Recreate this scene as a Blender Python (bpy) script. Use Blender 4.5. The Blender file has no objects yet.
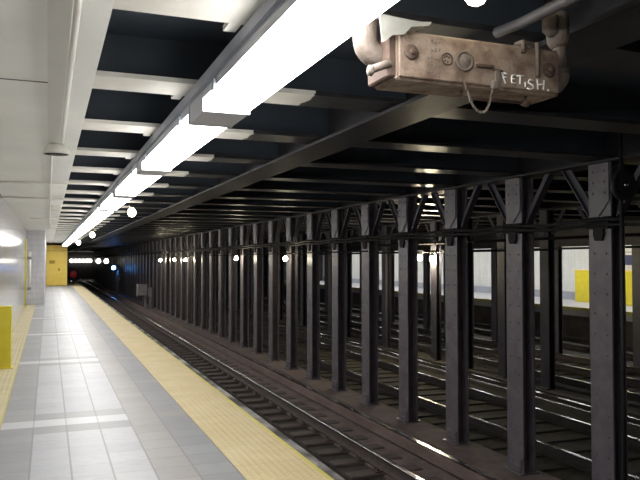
import bpy, math, random
from mathutils import Vector, Matrix
random.seed(7)
S = bpy.context.scene
COL = S.collection
R = math.radians

# ------------------------------------------------------------------ camera, world, exposure
cd = bpy.data.cameras.new('camera')
cam = bpy.data.objects.new('camera', cd); COL.objects.link(cam)
cd.sensor_fit = 'HORIZONTAL'; cd.sensor_width = 36.0; cd.lens = 36.0 * 700 / 640
cd.clip_start = 0.05; cd.clip_end = 400
cam.location = (0, 0, 1.65)
cam.rotation_euler = (R(90 + 1.637), 0, R(-21.2))
S.camera = cam
w = bpy.data.worlds.new('World'); S.world = w; w.use_nodes = True
w.node_tree.nodes['Background'].inputs[0].default_value = (0.5, 0.6, 0.8, 1)
w.node_tree.nodes['Background'].inputs[1].default_value = 0.004
S.view_settings.view_transform = 'Standard'
S.view_settings.look = 'None'
S.view_settings.gamma = 1.0
S.view_settings.use_curve_mapping = False
S.view_settings.exposure = 0.85
LENS = 13.0        # fluorescent diffusers
BULB = 12.0        # bare bulbs under the beams
BULB_COL = 420.0   # pair on the second column row
BULB_FRONT = 80.0 # bulbs on the front row
try:
    S.cycles.use_denoising = True
    S.cycles.max_bounces = 8
    S.cycles.sample_clamp_indirect = 6.0
    S.cycles.caustics_reflective = False
except Exception:
    pass

# ------------------------------------------------------------------ materials
def srgb(r, g, b):
    f = lambda c: (c / 255 / 12.92) if c / 255 <= 0.04045 else ((c / 255 + 0.055) / 1.055) ** 2.4
    return (f(r), f(g), f(b), 1)

class NT:
    def __init__(s, name):
        s.m = bpy.data.materials.new(name); s.m.use_nodes = True
        s.t = s.m.node_tree; s.n = s.t.nodes; s.l = s.t.links
        s.p = s.n['Principled BSDF']
    def new(s, kind, **kw):
        n = s.n.new(kind)
        for k, v in kw.items(): setattr(n, k, v)
        return n
    def put(s, sock, v):
        if hasattr(v, 'links') or hasattr(v, 'is_output'): s.l.new(v, sock)
        else: sock.default_value = v
    def math(s, op, a, b=0.0, c=None):
        n = s.new('ShaderNodeMath', operation=op)
        s.put(n.inputs[0], a); s.put(n.inputs[1], b)
        if c is not None: s.put(n.inputs[2], c)
        return n.outputs[0]
    def mix(s, f, a, b, mode='MIX'):
        n = s.new('ShaderNodeMix', data_type='RGBA', blend_type=mode)
        s.put(n.inputs[0], f); s.put(n.inputs[6], a); s.put(n.inputs[7], b)
        return n.outputs[2]
    def pos(s):
        return s.new('ShaderNodeNewGeometry').outputs['Position']
    def objco(s):
        return s.new('ShaderNodeTexCoord').outputs['Object']
    def scaled(s, v, sc):
        n = s.new('ShaderNodeMapping'); s.l.new(v, n.inputs[0]); n.inputs['Scale'].default_value = sc
        return n.outputs[0]
    def noise(s, v, scale, detail=4, rough=0.6):
        n = s.new('ShaderNodeTexNoise'); s.l.new(v, n.inputs['Vector'])
        n.inputs['Scale'].default_value = scale; n.inputs['Detail'].default_value = detail
        n.inputs['Roughness'].default_value = rough
        return n.outputs['Fac']
    def ramp(s, f, lo, hi):
        n = s.new('ShaderNodeMapRange'); s.put(n.inputs[0], f)
        n.inputs[1].default_value = lo; n.inputs[2].default_value = hi
        return n.outputs[0]
    def bump(s, h, strength=0.3, dist=0.01):
        n = s.new('ShaderNodeBump'); s.l.new(h, n.inputs['Height'])
        n.inputs['Strength'].default_value = strength; n.inputs['Distance'].default_value = dist
        s.l.new(n.outputs[0], s.p.inputs['Normal'])
    def done(s, color, rough=0.6, metal=0.0, spec=0.5):
        s.put(s.p.inputs['Base Color'], color); s.put(s.p.inputs['Roughness'], rough)
        s.p.inputs['Metallic'].default_value = metal
        s.p.inputs['Specular IOR Level'].default_value = spec
        return s.m

def paint(name, c1, c2, rough=0.5, scale=6, lo=0.35, hi=0.7, bump=0.0, bscale=40, world=False, metal=0.0, spec=0.5, stretch=(1, 1, 1)):
    t = NT(name)
    v = t.pos() if world else t.objco()
    f = t.ramp(t.noise(t.scaled(v, stretch), scale), lo, hi)
    if bump: t.bump(t.noise(v, bscale), bump, 0.01)
    return t.done(t.mix(f, c1, c2), rough, metal, spec)

def emit(name, col, strength):
    m = bpy.data.materials.new(name); m.use_nodes = True
    nt = m.node_tree; nt.nodes.clear()
    e = nt.nodes.new('ShaderNodeEmission'); o = nt.nodes.new('ShaderNodeOutputMaterial')
    e.inputs[0].default_value = col; e.inputs[1].default_value = strength
    nt.links.new(e.outputs[0], o.inputs[0])
    return m

T12 = 0.3048
def tile(name, c1, c2, joint, jw_x=0.008, jw_y=0.006, off=(0.0, 0.0), rough=0.45, jy=0.25):
    t = NT(name)
    sep = t.new('ShaderNodeSeparateXYZ'); p = t.pos(); t.l.new(p, sep.inputs[0])
    x = t.math('DIVIDE', t.math('SUBTRACT', sep.outputs[0], off[0]), T12)
    y = t.math('DIVIDE', t.math('SUBTRACT', sep.outputs[1], off[1]), T12)
    def line(a, wd):
        fr = t.math('FRACT', a)
        d = t.math('MINIMUM', fr, t.math('SUBTRACT', 1.0, fr))
        return t.math('LESS_THAN', d, wd / T12)
    cx = t.new('ShaderNodeCombineXYZ')
    t.l.new(t.math('FLOOR', x), cx.inputs[0]); t.l.new(t.math('FLOOR', y), cx.inputs[1])
    wn = t.new('ShaderNodeTexWhiteNoise', noise_dimensions='3D'); t.l.new(cx.outputs[0], wn.inputs['Vector'])
    nz = t.noise(p, 3.0, 6)
    f = t.math('ADD', t.math('MULTIPLY', wn.outputs['Value'], 0.5), t.math('MULTIPLY', nz, 0.6))
    base = t.mix(t.ramp(f, 0.15, 0.95), c1, c2)
    dirt = t.ramp(t.noise(t.scaled(p, (1, 1.6, 1)), 9.0, 7, 0.75), 0.52, 0.72)
    base = t.mix(t.math('MULTIPLY', dirt, 0.40), base, joint)
    base = t.mix(t.math('MULTIPLY', line(y, jw_y), jy), base, joint)
    base = t.mix(t.math('MULTIPLY', line(x, jw_x), 0.75), base, joint)
    return t.done(base, rough)

def tactile(name, c1, c2):
    t = NT(name)
    p = t.pos(); sep = t.new('ShaderNodeSeparateXYZ'); t.l.new(p, sep.inputs[0])
    k = 2 * math.pi / 0.06
    a = t.math('SINE', t.math('MULTIPLY', sep.outputs[0], k)); b = t.math('SINE', t.math('MULTIPLY', sep.outputs[1], k))
    h = t.ramp(t.math('MULTIPLY', t.math('ADD', a, 1.0), t.math('ADD', b, 1.0)), 1.2, 3.2)
    t.bump(h, 0.8, 0.008)
    f = t.ramp(t.noise(p, 2.2, 7, 0.65), 0.3, 0.72)
    c = t.mix(f, c1, c2)
    sm = t.ramp(t.noise(t.scaled(p, (1, 0.5, 1)), 9.0, 4, 0.7), 0.63, 0.75)
    c = t.mix(t.math('MULTIPLY', sm, 0.3), c, srgb(150, 140, 120))
    fr = t.math('FRACT', t.math('DIVIDE', sep.outputs[1], 0.61))
    c = t.mix(t.math('MULTIPLY', t.math('LESS_THAN', fr, 0.012), 0.4), c, srgb(130, 115, 80))
    return t.done(c, 0.6)

def bricks(name, c1, c2, mortar, bw, bh, rough, axes='YZ', stain=None, spec=0.5, wavy=False):
    t = NT(name)
    p = t.pos(); sep = t.new('ShaderNodeSeparateXYZ'); t.l.new(p, sep.inputs[0])
    cx = t.new('ShaderNodeCombineXYZ')
    t.l.new(sep.outputs['XYZ'.index(axes[0])], cx.inputs[0]); t.l.new(sep.outputs['XYZ'.index(axes[1])], cx.inputs[1])
    b = t.new('ShaderNodeTexBrick'); t.l.new(cx.outputs[0], b.inputs['Vector'])
    b.inputs['Color1'].default_value = c1; b.inputs['Color2'].default_value = c2; b.inputs['Mortar'].default_value = mortar
    b.inputs['Scale'].default_value = 1.0; b.inputs['Mortar Size'].default_value = 0.006
    b.inputs['Brick Width'].default_value = bw; b.inputs['Row Height'].default_value = bh
    c = b.outputs['Color']
    if stain:
        f = t.ramp(t.noise(t.scaled(p, (1, 3.0, 0.2)), 2.4, 6, 0.7), 0.40, 0.66)
        c = t.mix(t.math('MULTIPLY', f, 0.75), c, stain)
    if wavy: t.bump(t.noise(t.scaled(p, (1, 5, 0.8)), 2.5, 3), 0.12, 0.02)
    else: t.bump(b.outputs['Fac'], -0.15, 0.004)
    return t.done(c, rough, 0.0, spec)

def beam_mat():
    # white paint over the platform, black paint over the tracks (the painters stopped at a line)
    t = NT('painted_beam_steel'); p = t.pos()
    sep = t.new('ShaderNodeSeparateXYZ'); t.l.new(p, sep.inputs[0])
    wob = t.math('MULTIPLY', t.noise(p, 9.0, 3), 0.10)
    x = t.math('ADD', sep.outputs[0], wob)
    lim = t.math('SUBTRACT', 1.70, t.math('MULTIPLY', t.math('LESS_THAN', sep.outputs[1], 3.5), 0.6))
    dark = t.math('GREATER_THAN', x, lim)
    far = t.math('LESS_THAN', x, 17.6)
    f = t.math('MULTIPLY', dark, far)
    white = t.mix(t.ramp(t.noise(p, 5.0), 0.35, 0.7), srgb(218, 215, 206), srgb(230, 228, 220))
    black = t.mix(t.ramp(t.noise(p, 8.0), 0.35, 0.7), srgb(42, 42, 44), srgb(58, 57, 60))
    t.bump(t.noise(p, 60.0, 4), 0.14, 0.006)
    return t.done(t.mix(f, white, black), t.math('SUBTRACT', 0.5, t.math('MULTIPLY', f, 0.10)), 0.0, 0.28)

M = {}
M['white_ceiling'] = paint('white_ceiling_paint', srgb(228, 229, 224), srgb(238, 239, 234), 0.45, 1.5, world=True)
M['ceiling_strip'] = paint('shaded_ceiling_strip', srgb(215, 215, 209), srgb(222, 222, 216), 0.45, 2.0, world=True)  # slightly darker white: shading of the shallow ceiling drop put into the colour
M['bay'] = paint('black_bay_paint', srgb(60, 68, 78), srgb(70, 78, 88), 0.6, 2.0, bump=0.2, bscale=20, world=True)
M['beam'] = beam_mat()
M['girder'] = paint('black_girder_paint', srgb(38, 38, 40), srgb(52, 51, 55), 0.5, 5.0, bump=0.3, bscale=50, world=True, spec=0.22)
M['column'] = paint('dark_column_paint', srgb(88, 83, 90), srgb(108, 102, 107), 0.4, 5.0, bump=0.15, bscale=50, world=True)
M['column_dark'] = paint('darker_column_paint', srgb(50, 48, 58), srgb(63, 61, 70), 0.5, 5.0, bump=0.15, bscale=50, world=True)  # darker tone for knee braces and the two farther column rows
M['light_tile'] = tile('light_floor_tile', srgb(158, 159, 164), srgb(174, 175, 179), srgb(116, 115, 116), off=(-0.12, 7.5))
M['grey_tile'] = tile('grey_floor_tile', srgb(134, 135, 138), srgb(150, 151, 153), srgb(120, 119, 120), off=(-0.12, 7.5), jy=0.7)
M['tan_tile'] = tile('warm_grey_floor_tile', srgb(144, 142, 140), srgb(160, 157, 154), srgb(125, 121, 117), off=(-0.12, 7.5), jy=0.7)
M['band_tile'] = tile('white_band_tile', srgb(182, 183, 186), srgb(190, 191, 193), srgb(150, 148, 146), off=(-0.12, 7.5))
M['tactile'] = tactile('tan_tactile_tile', srgb(186, 168, 126), srgb(202, 187, 150))
M['tactile_wall'] = tactile('worn_tan_tile', srgb(180, 168, 130), srgb(198, 188, 154))
M['edge_yellow'] = paint('edge_yellow_paint', srgb(196, 186, 82), srgb(176, 166, 96), 0.55, 9.0, world=True)
M['concrete'] = paint('grey_concrete', srgb(120, 116, 112), srgb(160, 156, 150), 0.85, 3.0, bump=0.3, world=True, stretch=(1, .4, 1))
M['rub'] = paint('worn_rubbing_board', srgb(62, 56, 54), srgb(150, 146, 146), 0.85, 2.6, 0.42, 0.62, bump=0.3, world=True, stretch=(1, .6, 1))
M['dark_concrete'] = paint('dark_concrete', srgb(58, 52, 50), srgb(84, 76, 72), 0.85, 3.0, bump=0.4, world=True)
M['bed'] = paint('brown_track_dirt', srgb(88, 76, 74), srgb(116, 101, 97), 0.9, 4.0, bump=0.5, bscale=25, world=True)
M['ledge'] = paint('brown_ledge_dirt', srgb(80, 69, 67), srgb(100, 87, 84), 0.9, 4.0, bump=0.5, bscale=25, world=True)
M['pit'] = paint('dark_pit', srgb(40, 36, 34), srgb(58, 52, 48), 0.9, 5.0, bump=0.5, world=True)  # dark tone for the trough, tie gaps, ceiling joint and speaker grille
M['ballast'] = paint('littered_ballast', srgb(36, 33, 27), srgb(64, 59, 46), 0.95, 16.0, 0.42, 0.66, bump=1.0, bscale=22, world=True)
M['tie_dark'] = paint('dark_tie_wood', srgb(38, 34, 30), srgb(58, 52, 46), 0.9, 8.0, bump=0.4, stretch=(.4, 3, 3))  # darker tone for ties and guard boards of the farther tracks
M['rail_dark'] = paint('dark_rail_side', srgb(40, 35, 34), srgb(54, 48, 46), 0.8, 9.0, world=True)
M['tie'] = paint('oily_tie_wood', srgb(62, 54, 52), srgb(86, 76, 72), 0.85, 8.0, bump=0.4, stretch=(.4, 3, 3))
M['rail_rust'] = paint('rusty_rail_side', srgb(62, 53, 50), srgb(80, 70, 66), 0.75, 9.0, world=True)
M['rail_top'] = paint('polished_rail_top', srgb(170, 168, 170), srgb(196, 194, 196), 0.22, 9.0, world=True, metal=1.0)
M['board'] = paint('brown_board', srgb(96, 80, 75), srgb(118, 100, 94), 0.75, 6.0, world=True, stretch=(1, .3, 1))
M['insulator'] = paint('brown_insulator', srgb(70, 56, 48), srgb(90, 74, 62), 0.5)
M['lens'] = emit('lit_fluorescent_diffuser', (1.0, 0.985, 0.955, 1), LENS)
M['housing'] = paint('grey_white_enamel', srgb(206, 208, 216), srgb(216, 218, 226), 0.4, 4.0)
M['channel'] = paint('strut_grey', srgb(168, 172, 184), srgb(188, 191, 200), 0.4, 4.0)
M['white_paint'] = paint('white_metal_paint', srgb(214, 212, 202), srgb(226, 224, 216), 0.4)
M['bulb'] = emit('lit_bulb', (1.0, 0.90, 0.68, 1), BULB)
M['bulb_cool'] = emit('lit_cool_bulb', (1.0, 0.96, 0.86, 1), 5)
M['bulb_front'] = emit('lit_front_bulb', (1.0, 0.88, 0.62, 1), BULB_FRONT)
M['bulb_col'] = emit('lit_warm_bulb', (1.0, 0.86, 0.58, 1), BULB_COL)
M['blue_lamp'] = emit('lit_blue_lamp', (0.10, 0.35, 1.0, 1), 40)
M['red'] = paint('red_enamel', srgb(190, 40, 50), srgb(206, 54, 60), 0.4)
M['socket'] = paint('black_socket', srgb(40, 38, 38), srgb(56, 54, 54), 0.5)
M['cable'] = paint('black_cable', srgb(20, 19, 20), srgb(28, 27, 28), 0.7, spec=0.25)
M['rust'] = paint('rusty_cream_paint', srgb(144, 128, 114), srgb(104, 84, 71), 0.8, 11.0, 0.40, 0.64, bump=0.6, bscale=70)
M['rust_grey'] = paint('rusty_grey_iron', srgb(112, 103, 96), srgb(92, 78, 68), 0.7, 12.0, 0.35, 0.7, bump=0.5, bscale=70)
M['rust_dark'] = paint('rust_brown', srgb(88, 70, 60), srgb(66, 50, 42), 0.8, 15.0)
M['flake'] = paint('loose_white_paint_sheet', srgb(150, 150, 144), srgb(134, 133, 126), 0.6, 12.0)
M['chalk'] = paint('white_marker', srgb(232, 230, 226), srgb(240, 238, 236), 0.7)
M['yellow'] = paint('booth_yellow', srgb(240, 208, 92), srgb(246, 216, 108), 0.5, 3.0)
M['yellow_post'] = paint('post_yellow', srgb(204, 188, 44), srgb(216, 200, 60), 0.4, 5.0)
M['yellow_seam'] = paint('booth_seam', srgb(170, 136, 44), srgb(180, 146, 54), 0.5)
M['wall_panel'] = bricks('glazed_wall_panel', srgb(176, 177, 179), srgb(188, 189, 191), srgb(140, 139, 138), 0.62, 2.9, 0.13, 'YZ', srgb(136, 130, 122), 0.3, True)
M['wall_brick'] = bricks('white_block_wall', srgb(200, 200, 206), srgb(210, 210, 214), srgb(166, 166, 172), 0.40, 0.20, 0.4, 'XZ', srgb(176, 176, 184))
M['wall_side'] = bricks('white_side_tile', srgb(200, 200, 202), srgb(210, 210, 212), srgb(166, 166, 170), 0.40, 0.20, 0.35, 'YZ', srgb(176, 176, 180))
M['wall_far'] = bricks('far_white_tile', srgb(216, 217, 212), srgb(222, 222, 218), srgb(208, 208, 206), 0.30, 0.15, 0.4, 'YZ', srgb(196, 197, 194))
M['wall_dark'] = paint('tunnel_concrete', srgb(56, 54, 58), srgb(74, 72, 76), 0.8, 2.0, bump=0.3, world=True)
M['dado'] = paint('grey_blue_dado', srgb(150, 154, 166), srgb(164, 168, 178), 0.5, 5.0, world=True)
M['blue_sign'] = paint('navy_enamel', srgb(58, 60, 96), srgb(66, 68, 106), 0.35)
M['grey_box'] = paint('grey_signal_paint', srgb(120, 118, 124), srgb(140, 138, 142), 0.5, 5.0)
M['galv'] = paint('dull_conduit', srgb(58, 57, 60), srgb(74, 72, 74), 0.55, 8.0)

# ------------------------------------------------------------------ mesh builder
class MB:
    def __init__(s): s.v = []; s.f = []; s.mi = []; s.sm = []
    def add(s, vs, fs, mi=0, smooth=False):
        o = len(s.v); s.v += [tuple(v) for v in vs]
        for f in fs:
            s.f.append([i + o for i in f]); s.mi.append(mi); s.sm.append(smooth)
        return s
    def box(s, x0, x1, y0, y1, z0, z1, mi=0):
        vs = [(x0, y0, z0), (x1, y0, z0), (x1, y1, z0), (x0, y1, z0), (x0, y0, z1), (x1, y0, z1), (x1, y1, z1), (x0, y1, z1)]
        return s.add(vs, [(0, 3, 2, 1), (4, 5, 6, 7), (0, 1, 5, 4), (1, 2, 6, 5), (2, 3, 7, 6), (3, 0, 4, 7)], mi)
    def bbox(s, x0, x1, y0, y1, z0, z1, b, mi=0):
        # box with all edges chamfered by b
        vs = []; idx = {}
        X = (x0, x1); Y = (y0, y1); Z = (z0, z1)
        for i in (0, 1):
            for j in (0, 1):
                for k in (0, 1):
                    c = [X[i], Y[j], Z[k]]; d = [b if i == 0 else -b, b if j == 0 else -b, b if k == 0 else -b]
                    for a in range(3):
                        p = [c[q] + (d[q] if q != a else 0) for q in range(3)]
                        idx[(i, j, k, a)] = len(vs); vs.append(p)
        fs = []
        for a in range(3):
            o = [q for q in range(3) if q != a]
            for sd in (0, 1):
                ring = []
                for (u, v) in ((0, 0), (1, 0), (1, 1), (0, 1)):
                    t = [0, 0, 0]; t[a] = sd; t[o[0]] = u; t[o[1]] = v
                    ring.append(idx[(t[0], t[1], t[2], a)])
                fs.append(ring)
        for a in range(3):
            o = [q for q in range(3) if q != a]
            for u in (0, 1):
                for v in (0, 1):
                    t0 = [0, 0, 0]; t0[o[0]] = u; t0[o[1]] = v; t1 = list(t0); t1[a] = 1
                    fs.append([idx[(*t0, o[0])], idx[(*t0, o[1])], idx[(*t1, o[1])], idx[(*t1, o[0])]])
        for i in (0, 1):
            for j in (0, 1):
                for k in (0, 1): fs.append([idx[(i, j, k, 0)], idx[(i, j, k, 1)], idx[(i, j, k, 2)]])
        return s.add(vs, fs, mi)
    def prism_y(s, prof, y0, y1, mi=0, mats=None):
        n = len(prof)
        vs = [(x, y0, z) for x, z in prof] + [(x, y1, z) for x, z in prof]
        for i in range(n):
            j = (i + 1) % n
            pass
        o = len(s.v); s.v += vs
        for i in range(n):
            j = (i + 1) % n
            s.f.append([o + i, o + j, o + n + j, o + n + i]); s.mi.append(mats[i] if mats else mi); s.sm.append(False)
        s.f.append([o + i for i in range(n)][::-1]); s.mi.append(mi); s.sm.append(False)
        s.f.append([o + n + i for i in range(n)]); s.mi.append(mi); s.sm.append(False)
        return s
    def prism_x(s, prof, x0, x1, mi=0):
        n = len(prof)
        vs = [(x0, y, z) for y, z in prof] + [(x1, y, z) for y, z in prof]
        fs = [(i, (i + 1) % n, n + (i + 1) % n, n + i) for i in range(n)]
        fs += [tuple(range(n))[::-1], tuple(range(n, 2 * n))]
        return s.add(vs, fs, mi)
    def tube(s, pts, r, n=10, mi=0, smooth=True, closed=False):
        pts = [Vector(p) for p in pts]; rs = r if isinstance(r, (list, tuple)) else [r] * len(pts)
        N = len(pts); vs = []; prev = None
        for i, p in enumerate(pts):
            if closed: d = (pts[(i + 1) % N] - pts[i - 1])
            else: d = (pts[min(i + 1, N - 1)] - pts[max(i - 1, 0)])
            d.normalize()
            if prev is None:
                a = Vector((0, 0, 1)) if abs(d.z) < 0.9 else Vector((1, 0, 0))
                u = d.cross(a).normalized()
            else: u = (prev - d * prev.dot(d)).normalized()
            prev = u; v = d.cross(u)
            for k in range(n):
                t = 2 * math.pi * k / n
                vs.append(p + (u * math.cos(t) + v * math.sin(t)) * rs[i])
        fs = []
        for i in range(N if closed else N - 1):
            i2 = (i + 1) % N
            for k in range(n):
                k2 = (k + 1) % n
                fs.append((i * n + k, i * n + k2, i2 * n + k2, i2 * n + k))
        s.add(vs, fs, mi, smooth)
        if not closed:
            o = len(s.v) - len(vs)
            s.f.append([o + k for k in range(n)][::-1]); s.mi.append(mi); s.sm.append(False)
            s.f.append([o + (N - 1) * n + k for k in range(n)]); s.mi.append(mi); s.sm.append(False)
        return s
    def lathe(s, prof, c, axis='Z', n=16, mi=0, smooth=True):
        # prof: (radius, height) pairs
        vs = []; fs = []
        for r, h in prof:
            for k in range(n):
                t = 2 * math.pi * k / n; a, b = r * math.cos(t), r * math.sin(t)
                q = {'Z': (a, b, h), 'Y': (a, h, b), 'X': (h, a, b)}[axis]
                vs.append((c[0] + q[0], c[1] + q[1], c[2] + q[2]))
        for i in range(len(prof) - 1):
            for k in range(n):
                k2 = (k + 1) % n
                fs.append((i * n + k, i * n + k2, (i + 1) * n + k2, (i + 1) * n + k))
        fs.append(tuple(range(n))[::-1]); m = (len(prof) - 1) * n
        fs.append(tuple(range(m, m + n)))
        return s.add(vs, fs, mi, smooth)
    def mesh(s, name, mats):
        me = bpy.data.meshes.new(name); me.from_pydata(s.v, [], s.f)
        for m in (mats if isinstance(mats, (list, tuple)) else [mats]): me.materials.append(m)
        for p, mi, sm in zip(me.polygons, s.mi, s.sm): p.material_index = mi; p.use_smooth = sm
        import bmesh
        b = bmesh.new(); b.from_mesh(me); bmesh.ops.recalc_face_normals(b, faces=b.faces); b.to_mesh(me); b.free()
        return me
    def build(s, name, mats, parent=None, loc=None):
        o = bpy.data.objects.new(name, s.mesh(name, mats)); COL.objects.link(o)
        if parent: o.parent = parent
        if loc: o.location = loc
        return o

def tag(o, label=None, cat=None, group=None, kind=None):
    if label: o['label'] = label
    if cat: o['category'] = cat
    if group: o['group'] = group
    if kind: o['kind'] = kind
    return o
def empty(name, loc=(0, 0, 0)):
    o = bpy.data.objects.new(name, None); COL.objects.link(o); o.location = loc; o.empty_display_size = 0.1
    return o
def struct(o, label=None): return tag(o, label, kind='structure')
def copy_tree(o, parent=None):
    c = o.copy(); COL.objects.link(c)
    if parent: c.parent = parent
    for ch in list(o.children): copy_tree(ch, c)
    return c
ORD = ['first', 'second', 'third', 'fourth', 'fifth', 'sixth', 'seventh', 'eighth', 'ninth', 'tenth', 'eleventh', 'twelfth', 'thirteenth', 'fourteenth', 'fifteenth', 'sixteenth', 'seventeenth', 'eighteenth', 'nineteenth', 'twentieth', 'twenty-first', 'twenty-second', 'twenty-third', 'twenty-fourth', 'twenty-fifth', 'twenty-sixth', 'twenty-seventh', 'twenty-eighth', 'twenty-ninth', 'thirtieth']

# ------------------------------------------------------------------ the shell
YN, YE = -3.0, 104.0          # near and far ends of the tunnel
PE = 53.0                     # end of the near platform
BP = 1.524                    # bay pitch
Y0 = 6.035                     # a column and beam line
EDGE = 2.015

# platform floor: one quad per strip and row, tile kinds by material
cols = [(-0.75, -0.42, 'w'), (-0.42, -0.12, 'g'), (-0.12, 0.185, 'l'), (0.185, 0.49, 'l'), (0.49, 0.795, 'l'), (0.795, 1.10, 't'), (1.10, 1.405, 'g')]
mi = {'l': 0, 'g': 1, 't': 2, 'b': 3}
fl = MB()
rows = int((PE - YN) / T12)
yb = 7.5 - math.ceil((7.5 - YN) / T12) * T12
for r in range(rows + 2):
    y0 = yb + r * T12; y1 = y0 + T12
    if y1 > PE: break
    k = round((y0 - 7.5) / T12) % 15
    for (x0, x1, kd) in cols[1:]:
        m = mi[kd]
        if k == 0: m = 3 if kd in 'gl' and x1 < 1.0 else mi['t']
        elif k in (1, 14) and kd == 'l': m = 1
        fl.add([(x0, y0, 0), (x1, y0, 0), (x1, y1, 0), (x0, y1, 0)], [(0, 1, 2, 3)], m)
o = fl.build('floor', [M['light_tile'], M['grey_tile'], M['tan_tile'], M['band_tile']]); struct(o, 'light and grey tiled platform floor')
o = MB().box(-0.85, EDGE - 0.02, YN, PE, -0.45, -0.004).build('floor_slab', M['concrete']); struct(o, 'concrete platform slab under the tiles')
o = MB().box(1.405, 1.98, YN, PE, -0.003, 0.004).build('trim_1', M['tactile']); struct(o, 'tan tactile warning strip along the platform edge')
o = MB().box(1.98, EDGE, YN, PE, -0.06, 0.004).build('trim_2', M['edge_yellow']); struct(o, 'thin yellow line along the platform edge')
o = MB().box(-0.75, -0.435, YN, 28.0, -0.003, 0.004).build('trim_3', M['tactile_wall']); struct(o, 'tan tile strip along the foot of the left wall')
o = MB().box(-0.435, -0.42, YN, 28.0, -0.003, 0.005).build('trim_4', M['edge_yellow']); struct(o, 'thin yellow line beside the wall strip')
# rubbing board below the edge
o = MB().box(EDGE, EDGE + 0.165, YN, PE, -0.30, -0.065).build('trim_5', M['rub']); struct(o, 'grey rubbing board below the platform edge')
o = MB().box(EDGE - 0.42, EDGE - 0.30, YN, PE, -1.3, -0.45).build('wall_under_platform', M['dark_concrete']); struct(o)
o = MB().box(-0.85, EDGE, PE - 0.15, PE, -1.3, -0.004).build('wall_platform_end', M['dark_concrete']); struct(o)

# left wall with its jog
o = MB().box(-0.95, -0.75, YN, 28.1, -0.05, 2.95).build('wall_left', M['wall_panel']); struct(o, 'glossy pale panelled wall at the left')
o = MB().box(-0.95, -0.13, 28.1, 28.3, -0.05, 2.95).build('wall_jog', M['wall_brick']); struct(o, 'white block return wall facing along the platform')
o = MB().box(-0.33, -0.13, 28.3, PE, -0.05, 2.95).build('wall_left_far', M['wall_side']); struct(o)
o = MB().box(-0.95, 1.20, PE, PE + 0.2, -1.3, 3.2).build('wall_end_of_platform', M['wall_dark']); struct(o)
o = MB().box(1.0, 1.2, PE + 0.2, YE, -1.5, 3.2).build('wall_tunnel_left', M['wall_dark']); struct(o)
o = MB().box(1.0, 21.0, YE, YE + 0.3, -1.5, 3.2).build('wall_back', M['wall_dark']); struct(o, 'dark end of the tunnel')
o = MB().box(-1.0, 21.0, YN - 0.2, YN, -1.5, 3.2).build('wall_front', M['wall_dark']); struct(o)

# ceiling
o = MB().box(-0.95, 0.25, YN, PE, 2.75, 3.1).build('ceiling_left', M['white_ceiling']); struct(o, 'white ceiling slab over the platform')
o = MB().box(-0.015, 0.085, YN, 6.9, 2.737, 2.75).build('trim_6', M['ceiling_strip']); struct(o, 'faint raised strip along the white ceiling')
o = MB().box(-1.0, 21.0, YN, YE, 3.06, 3.2).build('ceiling', M['bay']); struct(o, 'black painted roof between the beams')
o = MB().box(18.0, 20.6, YN, 52.5, 2.75, 3.05).build('ceiling_right', M['white_ceiling']); struct(o)  # unseen white slab added to bounce light over the far platform
# transverse beams
bm_ = MB()
bm_.box(0.25, 18.0, -0.17, 0.17, 2.75, 2.78).box(0.25, 18.0, -0.012, 0.012, 2.78, 3.06, 1).box(0.77, 0.83, 0.17, 0.29, 2.75, 2.775)
bmesh_shared = bm_.mesh('ceiling_beam', [M['beam'], M['bay']])
k = -6
nb = 0
while Y0 + k * BP < YE - 0.3:
    y = Y0 + k * BP
    if y > YN + 0.3:
        o = bpy.data.objects.new('ceiling_beam', bmesh_shared); COL.objects.link(o); o.location = (0, y, 0)
        if y > PE - 0.3:
            pass
        struct(o)
        nb += 1
    k += 1
# longitudinal girders
def girder(x, hw, zb, name='ceiling_girder', ztop=3.06, mat='girder', label=None):
    g = MB().box(x - hw, x + hw, YN, YE, zb, zb + 0.025).box(x - 0.012, x + 0.012, YN, YE, zb + 0.025, ztop)
    return struct(g.build(name, M[mat]), label)
girder(2.43, 0.185, 2.70, label='black longitudinal ceiling girder over the platform edge')
girder(5.715, 0.17, 2.705)
girder(9.88, 0.17, 2.70)
# deep lattice girder over the third column row
g = MB().box(13.9, 14.1, YN, YE, 2.04, 2.08).box(13.985, 14.015, YN, YE, 2.08, 3.06)
struct(g.build('ceiling_girder', M['girder']))

# track beds
o = MB().box(1.0, 2.05, YN, YE, -1.45, -1.16).box(2.05, 3.02, YN, YE, -1.45, -1.175).box(3.02, 3.58, YN, YE, -1.45, -1.33).box(3.58, 4.02, YN, YE, -1.45, -1.12).build('floor_track_pit', M['pit']); struct(o)
o = MB().box(4.02, 5.32, YN, YE, -1.45, -1.095).build('floor_track_side', M['bed']); struct(o, 'brown dirty concrete beside the nearest rail')
o = MB().box(5.32, 5.95, YN, YE, -1.45, -1.07).build('floor_column_ledge', M['ledge']); struct(o, 'brown ledge carrying the front columns')
o = MB().box(5.95, 9.6, YN, YE, -1.45, -1.125).box(9.6, 10.3, YN, YE, -1.45, -1.07).box(10.3, 13.7, YN, YE, -1.45, -1.125).box(13.7, 14.3, YN, YE, -1.45, -1.07).box(14.3, 17.5, YN, YE, -1.45, -1.125).build('floor_ballast', M['ballast']); struct(o, 'dark littered track bed of the farther tracks')

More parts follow.
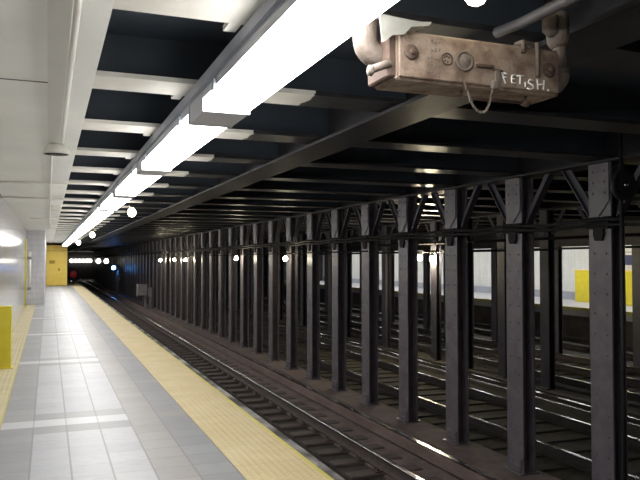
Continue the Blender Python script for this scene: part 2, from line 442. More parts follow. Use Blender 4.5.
# far platform and wall
o = MB().box(17.2, 20.6, YN, 52.5, -0.30, 0.0).build('floor_far_platform', M['light_tile']); struct(o, 'pale platform across the tracks')
o = MB().box(17.15, 17.2, YN, 52.5, -0.10, 0.006).build('trim_7', M['edge_yellow']); struct(o, 'orange yellow edge of the far platform')
o = MB().box(17.5, 17.7, YN, 52.5, -1.45, -0.30).build('wall_far_platform_base', M['dark_concrete']); struct(o)
o = MB().box(20.6, 20.8, YN, 52.5, -0.3, 3.2).build('wall_right', M['wall_far']); struct(o, 'white tiled wall across the tracks')
o = MB().box(20.56, 20.6, YN, 52.5, 0.0, 0.32).build('baseboard_right', M['dado']); struct(o)
o = MB().box(17.2, 20.8, 52.5, 52.7, -1.45, 3.2).build('wall_far_end', M['wall_dark']); struct(o)
o = MB().box(17.2, 17.4, 52.7, YE, -1.45, 3.2).build('wall_tunnel_right', M['wall_dark']); struct(o, 'dark tunnel wall beyond the far platform')

# ------------------------------------------------------------------ columns
def col_shaft(hw, d, top, base=-1.07, t=0.022):
    b = MB()
    b.box(0, t, -hw, hw, base, top).box(d - t, d, -hw, hw, base, top).box(t, d - t, -0.011, 0.011, base, top)
    return b
def rivet(b, x, y, z, r=0.014):
    b.lathe([(r, 0), (r * 0.75, -0.007), (r * 0.25, -0.011)], (x, y, z), 'X', 8)
def front_column():
    root = empty('steel_column')
    top = 2.705
    b = col_shaft(0.165, 0.19, top)
    for sgn in (-1, 1):
        for q in range(13):
            rivet(b, 0.0, sgn * 0.09, -0.70 + q * 0.22)
    b.build('shaft', M['column'], root)
    # upper splice plate with a pointed end
    p = MB().prism_x([(-0.15, 2.705), (0.15, 2.705), (0.15, 2.29), (0.0, 2.13), (-0.15, 2.29)], -0.016, 0.0)
    for sgn in (-1, 1):
        for z in (2.62, 2.50, 2.38): rivet(p, -0.016, sgn * 0.085, z)
    p.build('splice_plate', M['column'], root)
    # black block standing in for the dark gap across the column, behind the cables
    c = MB().box(-0.05, -0.001, -0.17, 0.17, 1.99, 2.12).prism_x([(-0.075, 2.03), (0.075, 2.03), (0.075, 1.92), (0.05, 1.86), (-0.05, 1.86), (-0.075, 1.92)], -0.03, -0.001)
    c.build('dark_gap_block', M['cable'], root)
    # base: angle cleats and plate with rivets
    f = MB().box(-0.05, 0.22, -0.18, 0.18, -1.07, -1.052).box(-0.02, -0.0, -0.135, 0.135, -1.045, -0.88)
    for sgn in (-1, -0.33, 0.33, 1):
        rivet(f, -0.02, sgn * 0.105, -0.93); rivet(f, -0.02, sgn * 0.105, -1.0)
    f.build('base_cleat', M['column'], root)
    # knee braces towards both neighbours
    for sgn in (-1, 1):
        k = MB()
        y0, z0, y1, z1 = sgn * 0.165, 2.08, sgn * 0.64, 2.705
        k.prism_x([(y0, z0), (y0, z0 + 0.14), (y1 - sgn * 0.11, z1), (y1, z1)], 0.075, 0.095)
        k.prism_x([(y0, z0 - 0.02), (y0, z0), (y1, z1), (y1 + sgn * 0.015, z1)], 0.04, 0.13)
        k.build('knee_brace', M['column_dark'], root)
    return root
def plain_column(hw, d, top, mat, name='steel_column', braces=True):
    b = col_shaft(hw, d, top)
    b.box(-0.06, 0, -hw, hw, -1.07, -1.04)
    if braces:
        b.prism_x([(-hw + .02, top), (hw - .02, top), (hw - .02, 2.30), (0.0, 2.14), (-hw + .02, 2.30)], -0.016, 0.0)
        for sgn in (-1, 1):
            k0, z0, k1 = sgn * hw, 2.08, sgn * (hw + 0.48)
            b.prism_x([(k0, z0), (k0, z0 + 0.14), (k1 - sgn * 0.11, top), (k1, top)], d / 2 - 0.01, d / 2 + 0.01)
    return b.mesh(name, mat)
proto = front_column()
X1 = 5.63
far_mesh = plain_column(0.165, 0.19, 2.705, M['column'])
n1 = 0
for k in range(-2, 60):
    y = Y0 + k * BP
    if k < 15:
        o = proto if k == -2 else copy_tree(proto)
    else:
        o = bpy.data.objects.new('steel_column', far_mesh); COL.objects.link(o)
    o.location = (X1, y, 0)
    if k < 0:
        tag(o, 'dark riveted steel column of the front row, outside the photo to the right', 'column', 'columns of the front row', 'thing')
    elif k < 30:
        tag(o, 'dark steel column of the front row, %s from the right' % ORD[k], 'column', 'columns of the front row', 'thing')
    else:
        tag(o, 'tiny dark column at the far crowded end of the front row', 'column', 'columns at the far end of the front row', 'thing')
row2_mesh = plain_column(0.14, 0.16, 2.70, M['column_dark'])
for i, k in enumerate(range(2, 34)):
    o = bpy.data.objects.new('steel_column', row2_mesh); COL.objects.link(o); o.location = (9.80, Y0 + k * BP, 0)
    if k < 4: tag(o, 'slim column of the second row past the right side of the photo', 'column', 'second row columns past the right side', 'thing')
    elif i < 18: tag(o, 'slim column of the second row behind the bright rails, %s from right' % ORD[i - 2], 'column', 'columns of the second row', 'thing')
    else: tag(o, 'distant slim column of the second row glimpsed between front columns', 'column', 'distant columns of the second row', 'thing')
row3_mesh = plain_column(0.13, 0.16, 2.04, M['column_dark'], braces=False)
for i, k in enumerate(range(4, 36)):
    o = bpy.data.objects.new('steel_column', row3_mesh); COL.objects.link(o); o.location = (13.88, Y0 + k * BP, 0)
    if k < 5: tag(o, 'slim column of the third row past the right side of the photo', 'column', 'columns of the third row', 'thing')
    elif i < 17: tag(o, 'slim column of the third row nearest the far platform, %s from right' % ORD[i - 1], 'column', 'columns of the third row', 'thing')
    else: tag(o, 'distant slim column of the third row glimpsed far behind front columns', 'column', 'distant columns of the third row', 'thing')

# cables along the front and second rows
for (x, z, lab) in ((5.575, 2.09, 'upper black cable strung along the front column row'), (5.575, 2.035, 'lower black cable strung along the front column row')):
    pts = []
    k = -4
    while Y0 + k * BP < 96:
        y = Y0 + k * BP
        pts.append((x - 0.02, y, z)); pts.append((x - 0.02, y + BP / 2, z - 0.03)); k += 1
    tag(MB().tube(pts, 0.022, 6).build('cable', M['cable']), lab, 'cable', 'black cables on the columns')
for (x, z, lab) in ((9.76, 2.10, 'black conduit running along the second column row'), (13.77, 1.98, 'black conduit running along the third column row')):
    tag(MB().tube([(x, YN + 0.1, z), (x, 70, z)], 0.03, 8).build('conduit', M['cable']), lab, 'conduit')

# ------------------------------------------------------------------ rails, ties
def rail(x, top, h=0.15, name='running_rail', label='', side='rail_dark'):
    z = top - h
    prof = [(-.07, 0), (.07, 0), (.07, .012), (.012, .03), (.009, h - .045), (.034, h - .03), (.034, h - .006), (.028, h), (-.028, h), (-.034, h - .006), (-.034, h - .03), (-.009, h - .045), (-.012, .03), (-.07, .012)]
    mats = [0] * len(prof); mats[7] = 1; mats[6] = 1; mats[8] = 1
    b = MB().prism_y([(x + a, z + c) for a, c in prof], YN + 0.05, YE - 0.05, 0, mats)
    o = b.build(name, [M[side], M['rail_top']])
    tag(o, label, 'rail', 'running rails')
rail(2.66, -0.925, label='running rail tucked under the near platform edge')
rail(4.11, -0.925, side='rail_rust', label='shiny running rail nearest the yellow platform edge')
rail(6.60, -0.95, label='first bright rail just behind the front columns')
rail(8.02, -0.95, label='second bright rail behind the front columns')
rail(12.0, -0.95, label='dim rail just beyond the second column row')
rail(13.3, -0.95, label='dim rail just before the third column row')
rail(15.1, -0.95, label='dark rail just beyond the third column row')
rail(16.5, -0.95, label='dark rail below the far platform edge')

tp = MB().bbox(-0.53, 0.49, -0.115, 0.115, -0.2, 0.0, 0.012)
tie_root = tp.build('railway_tie', M['tie'])
for sx in (-0.13, 0.13):
    cl = MB()
    cl.box(sx - 0.05, sx + 0.05, -0.08, 0.08, 0.0, 0.018)
    cl.lathe([(.016, 0.018), (.016, .04), (.008, .046)], (sx, 0.045, 0), 'Z', 6)
    cl.lathe([(.016, 0.018), (.016, .04), (.008, .046)], (sx, -0.045, 0), 'Z', 6)
    cl.build('rail_clip', M['rail_rust'], tie_root)
first = True
y = 3.2
while y < 56:
    for x, lab, grp in ((4.11, 'oily wooden half tie under the rail nearest the platform', 'half ties of the nearest rail'), (2.66, 'oily half tie below the platform edge', 'half ties below the platform edge')):
        if x < 3 and y > 20: continue
        o = tie_root if first else copy_tree(tie_root); first = False
        o.location = (x, y, -1.076)
        tag(o, lab, 'railway tie', grp)
    y += 0.56
lt = MB().bbox(-1.25, 1.25, -0.11, 0.11, -0.15, 0.0, 0.012).mesh('railway_tie', M['tie_dark'])
for x, lab, ya, yb_ in ((7.31, 'dark wooden tie of the track behind the front columns', 6.0, 40.0), (12.6, 'dark wooden tie of the track behind the second column row', 11.0, 40.0)):
    y = ya
    while y < yb_:
        o = bpy.data.objects.new('railway_tie', lt); COL.objects.link(o); o.location = (x + random.uniform(-.04, .04), y, -1.101)
        tag(o, lab, 'railway tie', 'ties ' + lab[10:].split('of ')[-1]); y += 0.56

def third_rail(x, face, label, mat='board'):
    root = empty('third_rail', (x, 0, 0))
    MB().box(-0.035, 0.035, YN + .1, 95, -0.965, -0.93).box(-0.012, 0.012, YN + .1, 95, -1.03, -0.965).box(-0.045, 0.045, YN + .1, 95, -1.05, -1.03).build('rail', [M['rail_top']], root)
    MB().box(face - 0.02, face + 0.02, YN + .1, 95, -1.05, -0.905).build('guard_board', M[mat], root)
    b = MB().bbox(-0.06, 0.06, -.07, .07, -1.125 if x > 6 else -1.095, -1.05, 0.01).box(min(face, -0.0), max(face, 0.0), -.03, .03, -1.075, -1.05)
    me = b.mesh('insulator', M['insulator'])
    for q in range(24):
        io = bpy.data.objects.new('insulator', me); COL.objects.link(io); io.parent = root; io.location = (0, 2.0 + q * 2.4, 0)
    return tag(root, label, 'rail', 'power rails')
third_rail(4.93, -0.13, 'power rail with brown guard board beside the brown ledge')
third_rail(8.95, 0.13, 'power rail beside the second column row, nearer side', 'tie_dark')
third_rail(10.62, -0.13, 'power rail beside the second column row, farther side', 'tie_dark')

# ------------------------------------------------------------------ fluorescent fixtures
o = MB().prism_y([(0.84, 2.685), (0.84, 2.745), (0.85, 2.745), (0.85, 2.695), (1.03, 2.695), (1.03, 2.745), (1.04, 2.745), (1.04, 2.685)], YN + .1, PE - 0.1).build('mounting_channel', M['channel'])
tag(o, 'long grey steel channel under the beams carrying the tube lights', 'channel')
o = MB().prism_y([(18.1, 2.685), (18.1, 2.745), (18.3, 2.745), (18.3, 2.685)], YN + .1, 52.4).build('mounting_channel', M['channel'])
tag(o, 'grey steel channel under the far platform ceiling', 'channel')
FL = 2.44
def fixture():
    root = empty('tube_light')
    MB().prism_y([(-.14, .072), (-.14, .115), (-.11, .165), (.11, .165), (.14, .115), (.14, .072)], 0.0, FL).build('housing', M['housing'], root)
    MB().prism_y([(-.137, .072), (.137, .072), (.137, .02), (.115, 0), (-.115, 0), (-.137, .02)], 0.025, FL - 0.025).build('diffuser', M['lens'], root)
    for y0, y1 in ((-0.004, 0.022), (FL - 0.022, FL + 0.004)):
        MB().prism_y([(-.143, -.003), (.143, -.003), (.143, .115), (.112, .165), (-.112, .165), (-.143, .115)], y0, y1).build('end_cap', M['housing'], root)
    MB().prism_y([(-.137, 0), (.137, 0), (.137, .115), (.11, .16), (-.11, .16), (-.137, .115)], -0.402, -0.006).build('junction_cover', M['housing'], root)
    for ya in (0.30, FL - .36): MB().bbox(-.155, -.136, ya, ya + .06, .05, .115, .004).build('latch', M['channel'], root)
    return root
fx = fixture()
YF = 4.46
k = -2; i = 0
while YF + k * 2.85 + FL < 47.9:
    o = fx if i == 0 else copy_tree(fx)
    o.location = (0.972, YF + k * 2.85, 2.52)
    if k == -2: lab = 'fluorescent tube light of the platform row, outside the photo overhead'
    elif k == -1: lab = 'largest lit fluorescent tube light, crossing the top of the photo'
    else: lab = 'lit fluorescent tube light above the platform, %s in the row from the camera' % ORD[k + 1]
    if YF + k * 2.85 + FL < 2.2: lab = 'fluorescent tube light of the platform row, outside the photo overhead'
    tag(o, lab, 'light fixture', 'tube lights over the near platform'); k += 1; i += 1
y = 5.0; i = 0
while y + FL < 52.0:
    o = copy_tree(fx); o.location = (18.2, y, 2.52)
    tag(o, 'fluorescent tube light over the far platform behind the columns, %s from the right' % ORD[i], 'light fixture', 'tube lights over the far platform'); y += 2.85; i += 1

# ------------------------------------------------------------------ bare bulbs
def bulb(loc, r, label, group, up=0.3, mat='bulb', side=None):
    """bulb with its socket and a stem up to what it hangs from (or sideways to a bracket)"""
    root = empty('light_bulb', loc)
    MB().lathe([(r * .2, -r), (r * .62, -r * .8), (r * .95, -r * .3), (r, 0), (r * .92, r * .4), (r * .6, r * .85), (r * .42, r * 1.15)], (0, 0, 0), 'Z', 14).build('globe', M[mat], root)
    s = MB().lathe([(r * .5, r * 1.1), (r * .55, r * 1.2), (r * .55, r * 1.9), (r * .3, r * 2.0)], (0, 0, 0), 'Z', 10)
    s.build('socket', M['socket'], root)
    st = MB()
    if side is None: st.tube([(0, 0, r * 1.95), (0, 0, up)], 0.012, 6)
    else: st.tube([(0, 0, r * 1.9), (0, 0, r * 2.4), (side, 0, r * 2.4)], 0.014, 6)
    st.build('stem', M['socket'], root)
    return tag(root, label, 'light bulb', group)
for j, (y, lab) in enumerate(((2.30, 'bare bulb at the top edge of the photo above the rusty box'), (14.4, 'bare bulb beside the tube lights, largest along the row'), (27.9, 'bare bulb farther along beside the tube lights'), (41.0, 'farthest bare bulb beside the tube lights'))):
    bulb((1.545, y, 2.692 if j == 0 else 2.60), (0.050, 0.085, 0.10, 0.12)[j], lab, 'bulbs under the beams', up=0.365 if j == 0 else 0.455)  # globes after the first are enlarged, putting bloom into their shape
def on_row(px, X):       # along a row, where a lamp seen in that direction stands
    ww = 700 * X / (0.932 * (px - 48)); return (ww - X * 0.3616) / 0.932
for px, X, z, r, lab in ((419.5, 9.62, 1.71, .075, 'bare bulb at head height, left of the pair before the pale wall'), (432, 9.62, 1.68, .075, 'bare bulb at head height, right of the pair before the pale wall'), (285, 5.42, 1.68, .055, 'bare bulb on the front columns, nearest of five along the row'), (236, 5.42, 1.70, .06, 'bare bulb on the front columns, second of five along the row'), (185, 5.42, 1.65, .06, 'bare bulb on the front columns, third of five along the row'), (174, 5.42, 1.66, .06, 'bare bulb on the front columns, fourth of five along the row'), (160, 5.42, 1.64, .07, 'bare bulb on the front columns, farthest of five along the row')):
    y = on_row(px, X)
    bulb((X, y, z), r, lab, 'bulbs on the columns', side=0.19 if X < 6 else 0.13, mat='bulb_front' if X < 6 else 'bulb_col')
    rowx = 5.63 if X < 6 else 9.80
# wires the column bulbs sit on
tag(MB().tube([(5.615, 12.0, 1.815), (5.615, 42, 1.805)], 0.014, 6).build('conduit', M['cable']), 'thin dark conduit along the front columns feeding the bulbs', 'conduit')
tag(MB().tube([(9.772, 12.0, 1.862), (9.772, 30, 1.862)], 0.022, 6).build('conduit', M['cable']), 'thin dark conduit along the second column row feeding the bulb pair', 'conduit')
# lamps at the tunnel end
for j, px in enumerate((71, 75, 79, 83, 87, 90)):
    x = (px - 48) * 0.932 * 98.3 / 700
    b = empty('wall_lamp', (x, YE - 0.12, 1.55))
    MB().lathe([(.10, .12), (.10, .06)], (0, 0, 0), 'Y', 12).build('base', M['socket'], b)
    MB().lathe([(.24, .06), (.25, 0.0), (.20, -.10), (.10, -.15)], (0, 0, 0), 'Y', 14).build('globe', M['bulb_cool'], b)
    lab = 'round lamp of the lit line at the tunnel end, %s from left' % ORD[j]
    tag(b, lab, 'lamp', 'lamps at the tunnel end')

for x, y, lab in ((4.0, 62.8, 'lone lamp right of the lit line at the tunnel end'), (4.63, 62.6, 'lone lamp nearest the blue signal at the tunnel end')):
    bulb((x, y, 1.55), 0.20, lab, 'hanging lamps down the tunnel', up=1.51, mat='bulb_cool')

# ------------------------------------------------------------------ rusty hydrant box
BX0, BX1, BY, BZ0, BZ1 = 1.248, 2.036, 2.41, 2.352, 2.549
D = 0.19
box = empty('alarm_box', (BX0, BY, BZ0))
W, H = BX1 - BX0, BZ1 - BZ0
b = MB().bbox(0, W, 0, D, 0, H, 0.008)
b.build('case', M['rust'], box)
c = MB().bbox(0.012, W - 0.012, -0.012, 0.0, 0.010, H - 0.012, 0.004)
cover = c.build('cover', M['rust'], box)
# bolts
for (u, v) in ((0.080, 0.55), (0.915, 0.52)):
    m = MB().lathe([(.030, 0), (.030, -.006), (.022, -.010)], (u * W, -0.012, v * H), 'Y', 16)
    m.lathe([(.013, -.010), (.013, -.020), (.008, -.022)], (u * W, -0.012, v * H), 'Y', 6)
    m.build('bolt', M['rust_dark'], box)
# embossed ring and lock boss
def ring(u, v, R0, r, n=24, y=-0.014):
    return [(u * W + R0 * math.cos(2 * math.pi * q / n), y, v * H + R0 * math.sin(2 * math.pi * q / n)) for q in range(n)]
m = MB().tube(ring(0.285, 0.50, .023, 0), 0.0035, 6, closed=True)
for a in (0.6, 1.7, 2.8, 3.9, 5.0): m.lathe([(.004, 0), (.003, -.004)], (0.285 * W + .012 * math.cos(a), -0.012, 0.5 * H + .012 * math.sin(a)), 'Y', 6)
m.build('emblem', M['rust_dark'], box)
m = MB().lathe([(.042, 0), (.042, -.006), (.034, -.009), (.032, -.004), (.024, -.008), (.010, -.014)], (0.388 * W, -0.012, 0.50 * H), 'Y', 20)
m.build('lock_boss', M['rust_grey'], box)
# raised lettering worn past reading
m = MB()
for r_ in range(5):
    for q in range(3 if r_ < 2 else 4):
        cx, cz = 0.172 * W + q * 0.017 + (r_ < 2) * .018, H * (0.16 + 0.165 * (4 - r_))
        w0, h0 = random.uniform(.003, .010), random.uniform(.004, .010)
        m.bbox(cx, cx + w0, -0.0150, -0.0118, cz - h0, cz - h0 + random.uniform(.004, .012), .0012)
        m.lathe([(random.uniform(.003, .005), 0), (.002, -.003)], (cx + .005, -0.0119, cz + random.uniform(-.004, .007)), 'Y', 7)
m.build('raised_marks', M['rust_grey'], box)
# handle bar
m = MB().bbox(0.455 * W, 0.56 * W, -0.026, -0.012, 0.40 * H, 0.47 * H, .003)
m.bbox(0.555 * W, 0.62 * W, -0.022, -0.012, 0.36 * H, 0.40 * H, .003)
m.build('handle', M['rust_dark'], box)
# hasp strap over the top
m = MB().tube([(0.745 * W, 0.03, H + .012), (0.745 * W, -0.02, H + .010), (0.745 * W, -0.022, H * .82)], 0.011, 8)
m.tube([(0.835 * W, 0.03, H + .012), (0.835 * W, -0.02, H + .010), (0.835 * W, -0.022, H * .34)], 0.010, 8)
m.tube([(0.745 * W, 0.0, H + .012), (0.835 * W, 0.0, H + .012)], 0.011, 8)
m.build('hasp', M['rust_grey'], box)
# staple that holds the chain, chain, hanging rod
m = MB().bbox(0.545 * W, 0.59 * W, -0.03, -0.01, -0.005, 0.15 * H, .004)
m.bbox(0.565 * W, 0.60 * W, -0.022, -0.01, 0.12 * H, 0.40 * H, .004)
m.build('staple', M['rust_grey'], box)
chain = MB()
P = []
for q in range(23):
    t = q / 22
    P.append(Vector((W * (0.362 + 0.180 * t + 0.02 * math.sin(t * 3.14)), -0.028, 0.04 * H - 0.105 * (1 - abs(2 * t - 1) ** 2.2) - 0.02 * t + (0.35 * H * max(0, 0.25 - t) * 1.5))))
for q in range(22):
    a, c2 = P[q], P[q + 1]; d = (c2 - a); L = d.length; d.normalize()
    side = Vector((0, 1, 0)) if q % 2 else d.cross(Vector((0, 1, 0)))
    ctr = (a + c2) / 2
    pts = [ctr + d * (L * 0.72) * math.cos(2 * math.pi * z / 8) + side * 0.0048 * math.sin(2 * math.pi * z / 8) for z in range(8)]
    chain.tube(pts, 0.0019, 5, closed=True)
chain.build('chain', M['rust_grey'], box)
m = MB().tube([(0.42 * W, 0.05, -0.004), (0.42 * W, 0.05, -0.03), (0.50 * W, 0.05, -0.034), (0.80 * W, 0.05, -0.030)], 0.007, 8)
m.lathe([(.012, 0), (.016, .012), (.016, .03), (.010, .04)], (0.80 * W, 0.05, -0.030), 'X', 10)
m.tube([(0.80 * W + .02, 0.05, -0.03), (0.80 * W + .02, 0.05, 0.004)], 0.006, 6)
m.build('hanging_rod', M['rust_dark'], box)
# lower left clamp lug and left flange
m = MB().bbox(-0.030, 0.005, 0.0, D, 0.01, H - 0.02, .006)
m.build('end_flange', M['rust_dark'], box)
m = MB().tube([(-0.10, 0.02, 0.030), (-0.02, 0.0, 0.062)], 0.016, 8)
m.lathe([(.022, 0), (.022, .014)], (-0.104, 0.02, 0.029), 'X', 8)
m.build('clamp', M['rust_grey'], box)
# left elbow and right riser
el = []
for q in range(9):
    t = q / 8 * math.pi / 2
    el.append((-0.03 - 0.052 * math.sin(t), 0.10, 0.115 + 0.06 - 0.06 * math.cos(t)))
m = MB().tube([(0.0, 0.10, 0.115)] + el + [(-0.082, 0.10, 2.745 - BZ0)], [0.05] + [0.05] * len(el) + [0.048], 14)
m.build('elbow_pipe', M['rust_grey'], box)
el = [(W - 0.01, 0.09, 0.065)]
for q in range(9):
    t = q / 8 * math.pi / 2
    el.append((W + 0.015 + 0.065 * math.sin(t), 0.09, 0.065 + 0.06 - 0.06 * math.cos(t)))
m = MB().tube(el, [.042] * len(el), 14)
m.lathe([(.045, 0), (.045, .014)], (W + 0.002, 0.09, 0.065), 'X', 14)
m.build('elbow_pipe', M['rust_grey'], box)
xr = W + 0.080
m = MB().tube([(xr, 0.09, 0.12), (xr, 0.09, 0.20), (xr - 0.005, 0.09, 0.29)], [.034, .029, .029], 12)
m.lathe([(.040, 0.125), (.042, 0.14), (.036, 0.15)], (xr, 0.09, 0), 'Z', 14)
m.build('riser_pipe', M['rust_grey'], box)
m = MB().tube([(xr - .005, 0.09, 0.245), (xr - .008, 0.09, 0.262), (xr - .01, 0.09, 0.30), (xr - .012, 0.09, 2.745 - BZ0)], [.036, .046, .050, .050], 14)
m.tube([(xr - .03, 0.085, 0.30), (xr - .062, 0.075, 0.315), (xr - .068, 0.07, 0.37)], [.03, .036, .036], 12)
m.build('coupling', M['rust_grey'], box)
# graffiti: F E T i S H .
strokes = {
 'F': [[(0.5, 0), (0.15, .55), (0.0, 1)], [(0.0, .95), (.75, .9)], [(.05, .55), (.65, .6)]],
 'E': [[(.75, .95), (.25, .85), (.15, .5), (.2, .1), (.8, .05)], [(.15, .5), (.65, .52)]],
 'T': [[(.0, .85), (1.1, .95)], [(.5, .9), (.45, .1)]],
 'i': [[(.4, .6), (.4, .05)]],
 'S': [[(.85, .9), (.3, .95), (.15, .65), (.75, .45), (.8, .15), (.3, 0), (.05, .1)]],
 'H': [[(.15, .95), (.2, .0)], [(.15, .45), (.85, .55)], [(.95, .95), (.85, .05)]],
 '.': [[(.2, .0), (.28, .12)]]}
gm = MB()
pos = [('F', .615, .13, 1.0, .036), ('E', .668, .15, .85, .034), ('T', .708, .13, .95, .036), ('i', .748, .09, .85, .028), ('S', .772, .06, .95, .042), ('H', .832, .08, .95, .044), ('.', .902, .07, 1.0, .03)]
for ch, u, v, sc, wd in pos:
    for st in strokes[ch]:
        pts = [(u * W + a * wd, -0.0135, v * H + 0.02 * 0 + z * .046 * sc) for a, z in st]
        gm.tube(pts, 0.0032, 6)
gm.build('graffiti', M['chalk'], cover, None)
tag(box, 'rusty cream metal box with chain and white scrawled graffiti, hung on pipes', 'box')
# peeling white sheet draped on its top left corner
sh = MB()
prof_top = [(-0.075, 0.275), (-0.02, 0.262), (0.05, 0.25), (0.12, 0.242)]
edge = [(-0.075, 0.125), (-0.062, 0.130), (-0.030, 0.158), (0.020, 0.166), (0.050, 0.198), (0.095, 0.207), (0.130, 0.213)]
tops = [(-0.085, 0.232), (-0.06, 0.230), (-0.02, 0.226), (0.025, 0.224), (0.055, 0.222), (0.10, 0.221), (0.142, 0.226)]
vs = []
for (a, c2), (e, f2) in zip(edge, tops):
    vs += [(a, -0.034, c2), (e, -0.032, f2), (e, 0.03 if e < 0 else 0.13, f2 + 0.008)]
n = len(edge); th = 0.004
vs2 = [(x, y - th * 0.3, z + th) for x, y, z in vs]
vs2 = [(x, y - (th if i % 3 < 2 else 0), z + (th if i % 3 > 0 else 0)) for i, (x, y, z) in enumerate(vs)]
fs = []
m_ = len(vs)
for q in range(n - 1):
    for r_ in (0, 1):
        i0, i1 = q * 3 + r_, (q + 1) * 3 + r_
        fs.append((i0, i1, i1 + 1, i0 + 1)); fs.append((m_ + i0, m_ + i0 + 1, m_ + i1 + 1, m_ + i1))
    fs.append((q * 3, m_ + q * 3, m_ + q * 3 + 3, q * 3 + 3)); fs.append((q * 3 + 2, q * 3 + 5, m_ + q * 3 + 5, m_ + q * 3 + 2))
for q in (0, n - 1):
    for r_ in (0, 1): fs.append((q * 3 + r_, q * 3 + r_ + 1, m_ + q * 3 + r_ + 1, m_ + q * 3 + r_))
o = sh.add(vs + vs2, fs).build('metal_flashing', M['flake'], None, (BX0, BY, BZ0))
tag(o, 'torn pale sheet lying over the left end of the rusty box', 'sheet')
# overhead conduit behind the box
tag(MB().tube([(1.87, 1.2, 2.66), (1.87, 2.45, 2.66), (1.87, 2.62, 2.672)], 0.024, 10).build('conduit', M['galv']), 'grey conduit under the black beams above the rusty box', 'conduit')

# ------------------------------------------------------------------ white ceiling fittings
tag(MB().tube([(0.105, YN + .1, 2.722), (0.105, 6.75, 2.722)], 0.016, 8).build('conduit', M['white_paint']), 'white conduit running along the white ceiling', 'conduit')
sp = empty('ceiling_speaker', (0.06, 7.05, 2.75))
MB().lathe([(.02, 0), (.07, -.01), (.115, -.06), (.125, -.10), (.118, -.10)], (0, 0, 0), 'Z', 24).build('shell', M['white_paint'], sp)
MB().lathe([(.112, -.101), (.05, -.102)], (0, 0, 0), 'Z', 20).build('grille', M['pit'], sp)
tag(sp, 'round white ceiling speaker at the end of the white conduit', 'speaker')
for (w_, x0, x1, r_, lab) in ((9.9, -0.75, 0.24, .014, 'white pipe across the white ceiling, nearest of three'), (12.3, -0.75, 0.24, .014, 'white pipe across the white ceiling, middle of three'), (18.3, -0.45, 0.24, .018, 'white pipe across the white ceiling, farthest of three')):
    y = w_ / 0.932
    tag(MB().tube([(x0, y, 2.733), (x1, y, 2.733)], r_, 8).build('conduit', M['white_paint']), lab, 'conduit', 'pipes across the white ceiling')
tag(MB().tube([(0.02, 7.25, 2.738), (0.02, 26.0, 2.738)], 0.012, 8).build('conduit', M['white_paint']), 'white conduit on the ceiling beyond the speaker', 'conduit')
for y, lab in ((15.3, 'pale block added for a bright spot on the white ceiling, nearer one'), (23.5, 'pale block added for a bright spot on the white ceiling, farther one')):
    tag(MB().bbox(0.05, 0.22, y - .22, y + .22, 2.66, 2.75, .01).build('bright_spot_block', M['white_paint']), lab, 'bright spot block', 'bright spot blocks on the ceiling')  # pale blocks added in place of bright spots on the ceiling
# joint line across the slab
o = MB().box(-0.75, 0.0, 4.62, 4.632, 2.7475, 2.7503).build('trim_8', M['pit']); struct(o)

# ------------------------------------------------------------------ left wall fittings
pst = empty('bollard', (-0.60, 11.75, 0.0))
MB().bbox(-.085, .085, -.085, .085, 0.0, 0.93, .008).build('post', M['yellow_post'], pst)
MB().bbox(-.09, .09, -.09, .09, 0.93, 0.945, .004).build('cap', M['yellow_post'], pst)
MB().bbox(-.115, .115, -.115, .115, 0.004, 0.018, .004).build('base_plate', M['yellow_post'], pst)
tag(pst, 'square yellow post by the left wall', 'post')
o = MB().bbox(-0.749, -0.715, 26.6, 26.9, 0.02, 2.40, .005).build('corner_guard', M['yellow_post'])
tag(o, 'upright yellow strip on the left wall near the block wall corner', 'corner guard')
hr = empty('standpipe', (-0.75, 27.4, 0))
MB().tube([(0.12, 0, 0.55), (0.12, 0, 1.95)], 0.05, 10).build('pipe', M['white_paint'], hr)
for z in (0.62, 1.72): MB().bbox(-0.0, 0.18, -.06, .06, z - .05, z + .05, .008).build('bracket', M['grey_box'], hr)
tag(hr, 'white vertical pipe on brackets beside the yellow wall strip', 'pipe')

# ------------------------------------------------------------------ yellow booth
bt = empty('booth', (-0.125, 48.0, 0))
MB().bbox(0, 1.27, 0, 4.6, 0, 2.62, .02).build('body', M['yellow'], bt)
d = MB().bbox(0.68, 1.16, -0.03, 0.0, 0.05, 2.15, .008).build('door', M['yellow'], bt)
MB().bbox(0.74, 0.80, -0.07, -0.03, 0.95, 1.12, .008).build('handle', M['rust_dark'], d)
MB().bbox(0.18, 0.52, -0.02, 0.0, 1.42, 1.62, .005).build('notice', M['yellow_seam'], bt)
MB().box(0.0, 1.27, -0.012, 0.0, 2.22, 2.25).build('seam', M['yellow_seam'], bt)
tag(bt, 'full-height yellow booth at the far end of the platform', 'booth')
rd = empty('marker_sign', (1.62, 51.2, 0))
MB().lathe([(.03, 0), (.03, .55)], (0, 0, 0), 'Z', 8).build('post', M['socket'], rd)
MB().lathe([(.22, -.02), (.24, 0), (.22, .03)], (0, 0, .66), 'Y', 18).build('disc', M['red'], rd)
MB().lathe([(.12, 0), (.12, .03)], (0, 0, 0), 'Z', 12).build('foot', M['socket'], rd)
tag(rd, 'small round red marker beside the yellow booth', 'sign')

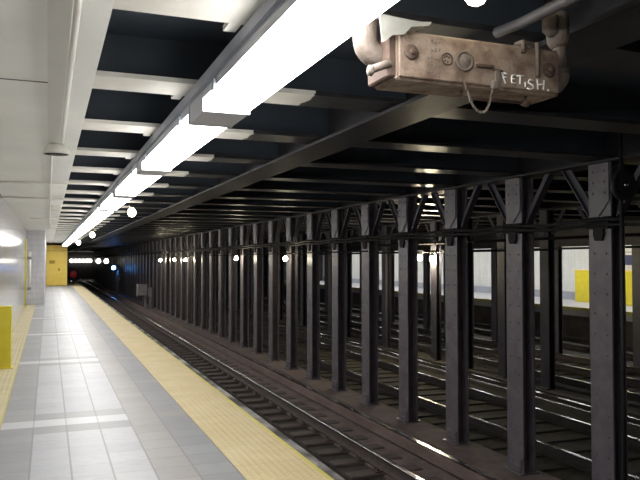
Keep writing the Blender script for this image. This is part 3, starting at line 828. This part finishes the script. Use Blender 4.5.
# ------------------------------------------------------------------ signals by the front row
cb = empty('signal_cabinet', (5.44, 40.8, -1.07))
MB().bbox(-0.75, -0.20, -.25, .25, 0.70, 1.35, .02).build('case', M['grey_box'], cb)
MB().bbox(-0.17, 0.08, -.20, .20, 0.62, 1.15, .02).build('side_case', M['grey_box'], cb)
MB().box(-0.21, -0.16, -.05, .05, 0.80, 0.90).build('link', M['grey_box'], cb)
for x, zb, zt in ((-0.27, -0.025, 0.71), (0.03, 0.0, 0.63)):
    MB().bbox(x - .06, x + .06, -.06, .06, zb, zt, .01).build('leg', M['grey_box'], cb)
MB().bbox(-0.72, -0.23, -.28, -.25, 0.74, 1.31, .008).build('door', M['grey_box'], cb)
tag(cb, 'grey double equipment cabinet on two legs before the far front columns', 'cabinet')
sg = empty('signal_mast', (5.19, 58.0, -1.095))
MB().tube([(0, 0, 0), (0, 0, 2.15)], 0.10, 10).build('mast', M['grey_box'], sg)
MB().bbox(-0.16, 0.16, -.14, .14, 1.05, 1.55, .02).build('relay_case', M['grey_box'], sg)
MB().bbox(-0.52, 0.05, -.12, .12, 1.92, 2.34, .02).build('lamp_case', M['socket'], sg)
MB().lathe([(.15, -.12), (.15, -.17), (.10, -.22)], (-0.35, 0, 2.13), 'Y', 14).build('lens', M['blue_lamp'], sg)
tag(sg, 'grey signal mast with a glowing blue lamp down the track', 'signal')
# gong on a thin pole right of the nearest column
gp = empty('signal_bell', (5.49, 5.58, -1.07))
MB().tube([(0, 0, 0), (0, 0, 4.13)], 0.02, 8).build('pole', M['girder'], gp)
MB().lathe([(.165, 0.0), (.165, -.02), (.14, -.035), (.12, -.025), (.06, -.035)], (0, -0.02, 3.49), 'Y', 24).build('gong', M['girder'], gp)
MB().lathe([(.03, -.035), (.03, -.05), (.01, -.06)], (0, -0.02, 3.49), 'Y', 10).build('boss', M['rail_top'], gp)
tag(gp, 'dark round bell on a thin pole beside the nearest column', 'bell')

# ------------------------------------------------------------------ across the tracks
yb_box = MB().bbox(-0.35, 0.35, -1.9, 1.9, 0, 1.22, .015).build('storage_bin', M['yellow_post'], None, (19.9, 20.45, 0))
lid = MB().bbox(-0.37, 0.37, -1.92, 1.92, 1.22, 1.26, .008).build('lid', M['yellow'], yb_box)
tag(yb_box, 'long yellow bin standing on the far platform', 'bin')
sgn = MB().bbox(-0.03, 0.0, -0.85, 0.85, 0, 0.50, .005).build('station_sign', M['blue_sign'], None, (20.6, 21.05, 1.46))
MB().box(-0.034, -0.03, -0.83, 0.83, 0.38, 0.48).build('stripe', M['white_paint'], sgn)
tag(sgn, 'dark blue sign panel on the white wall above the yellow bin', 'sign')
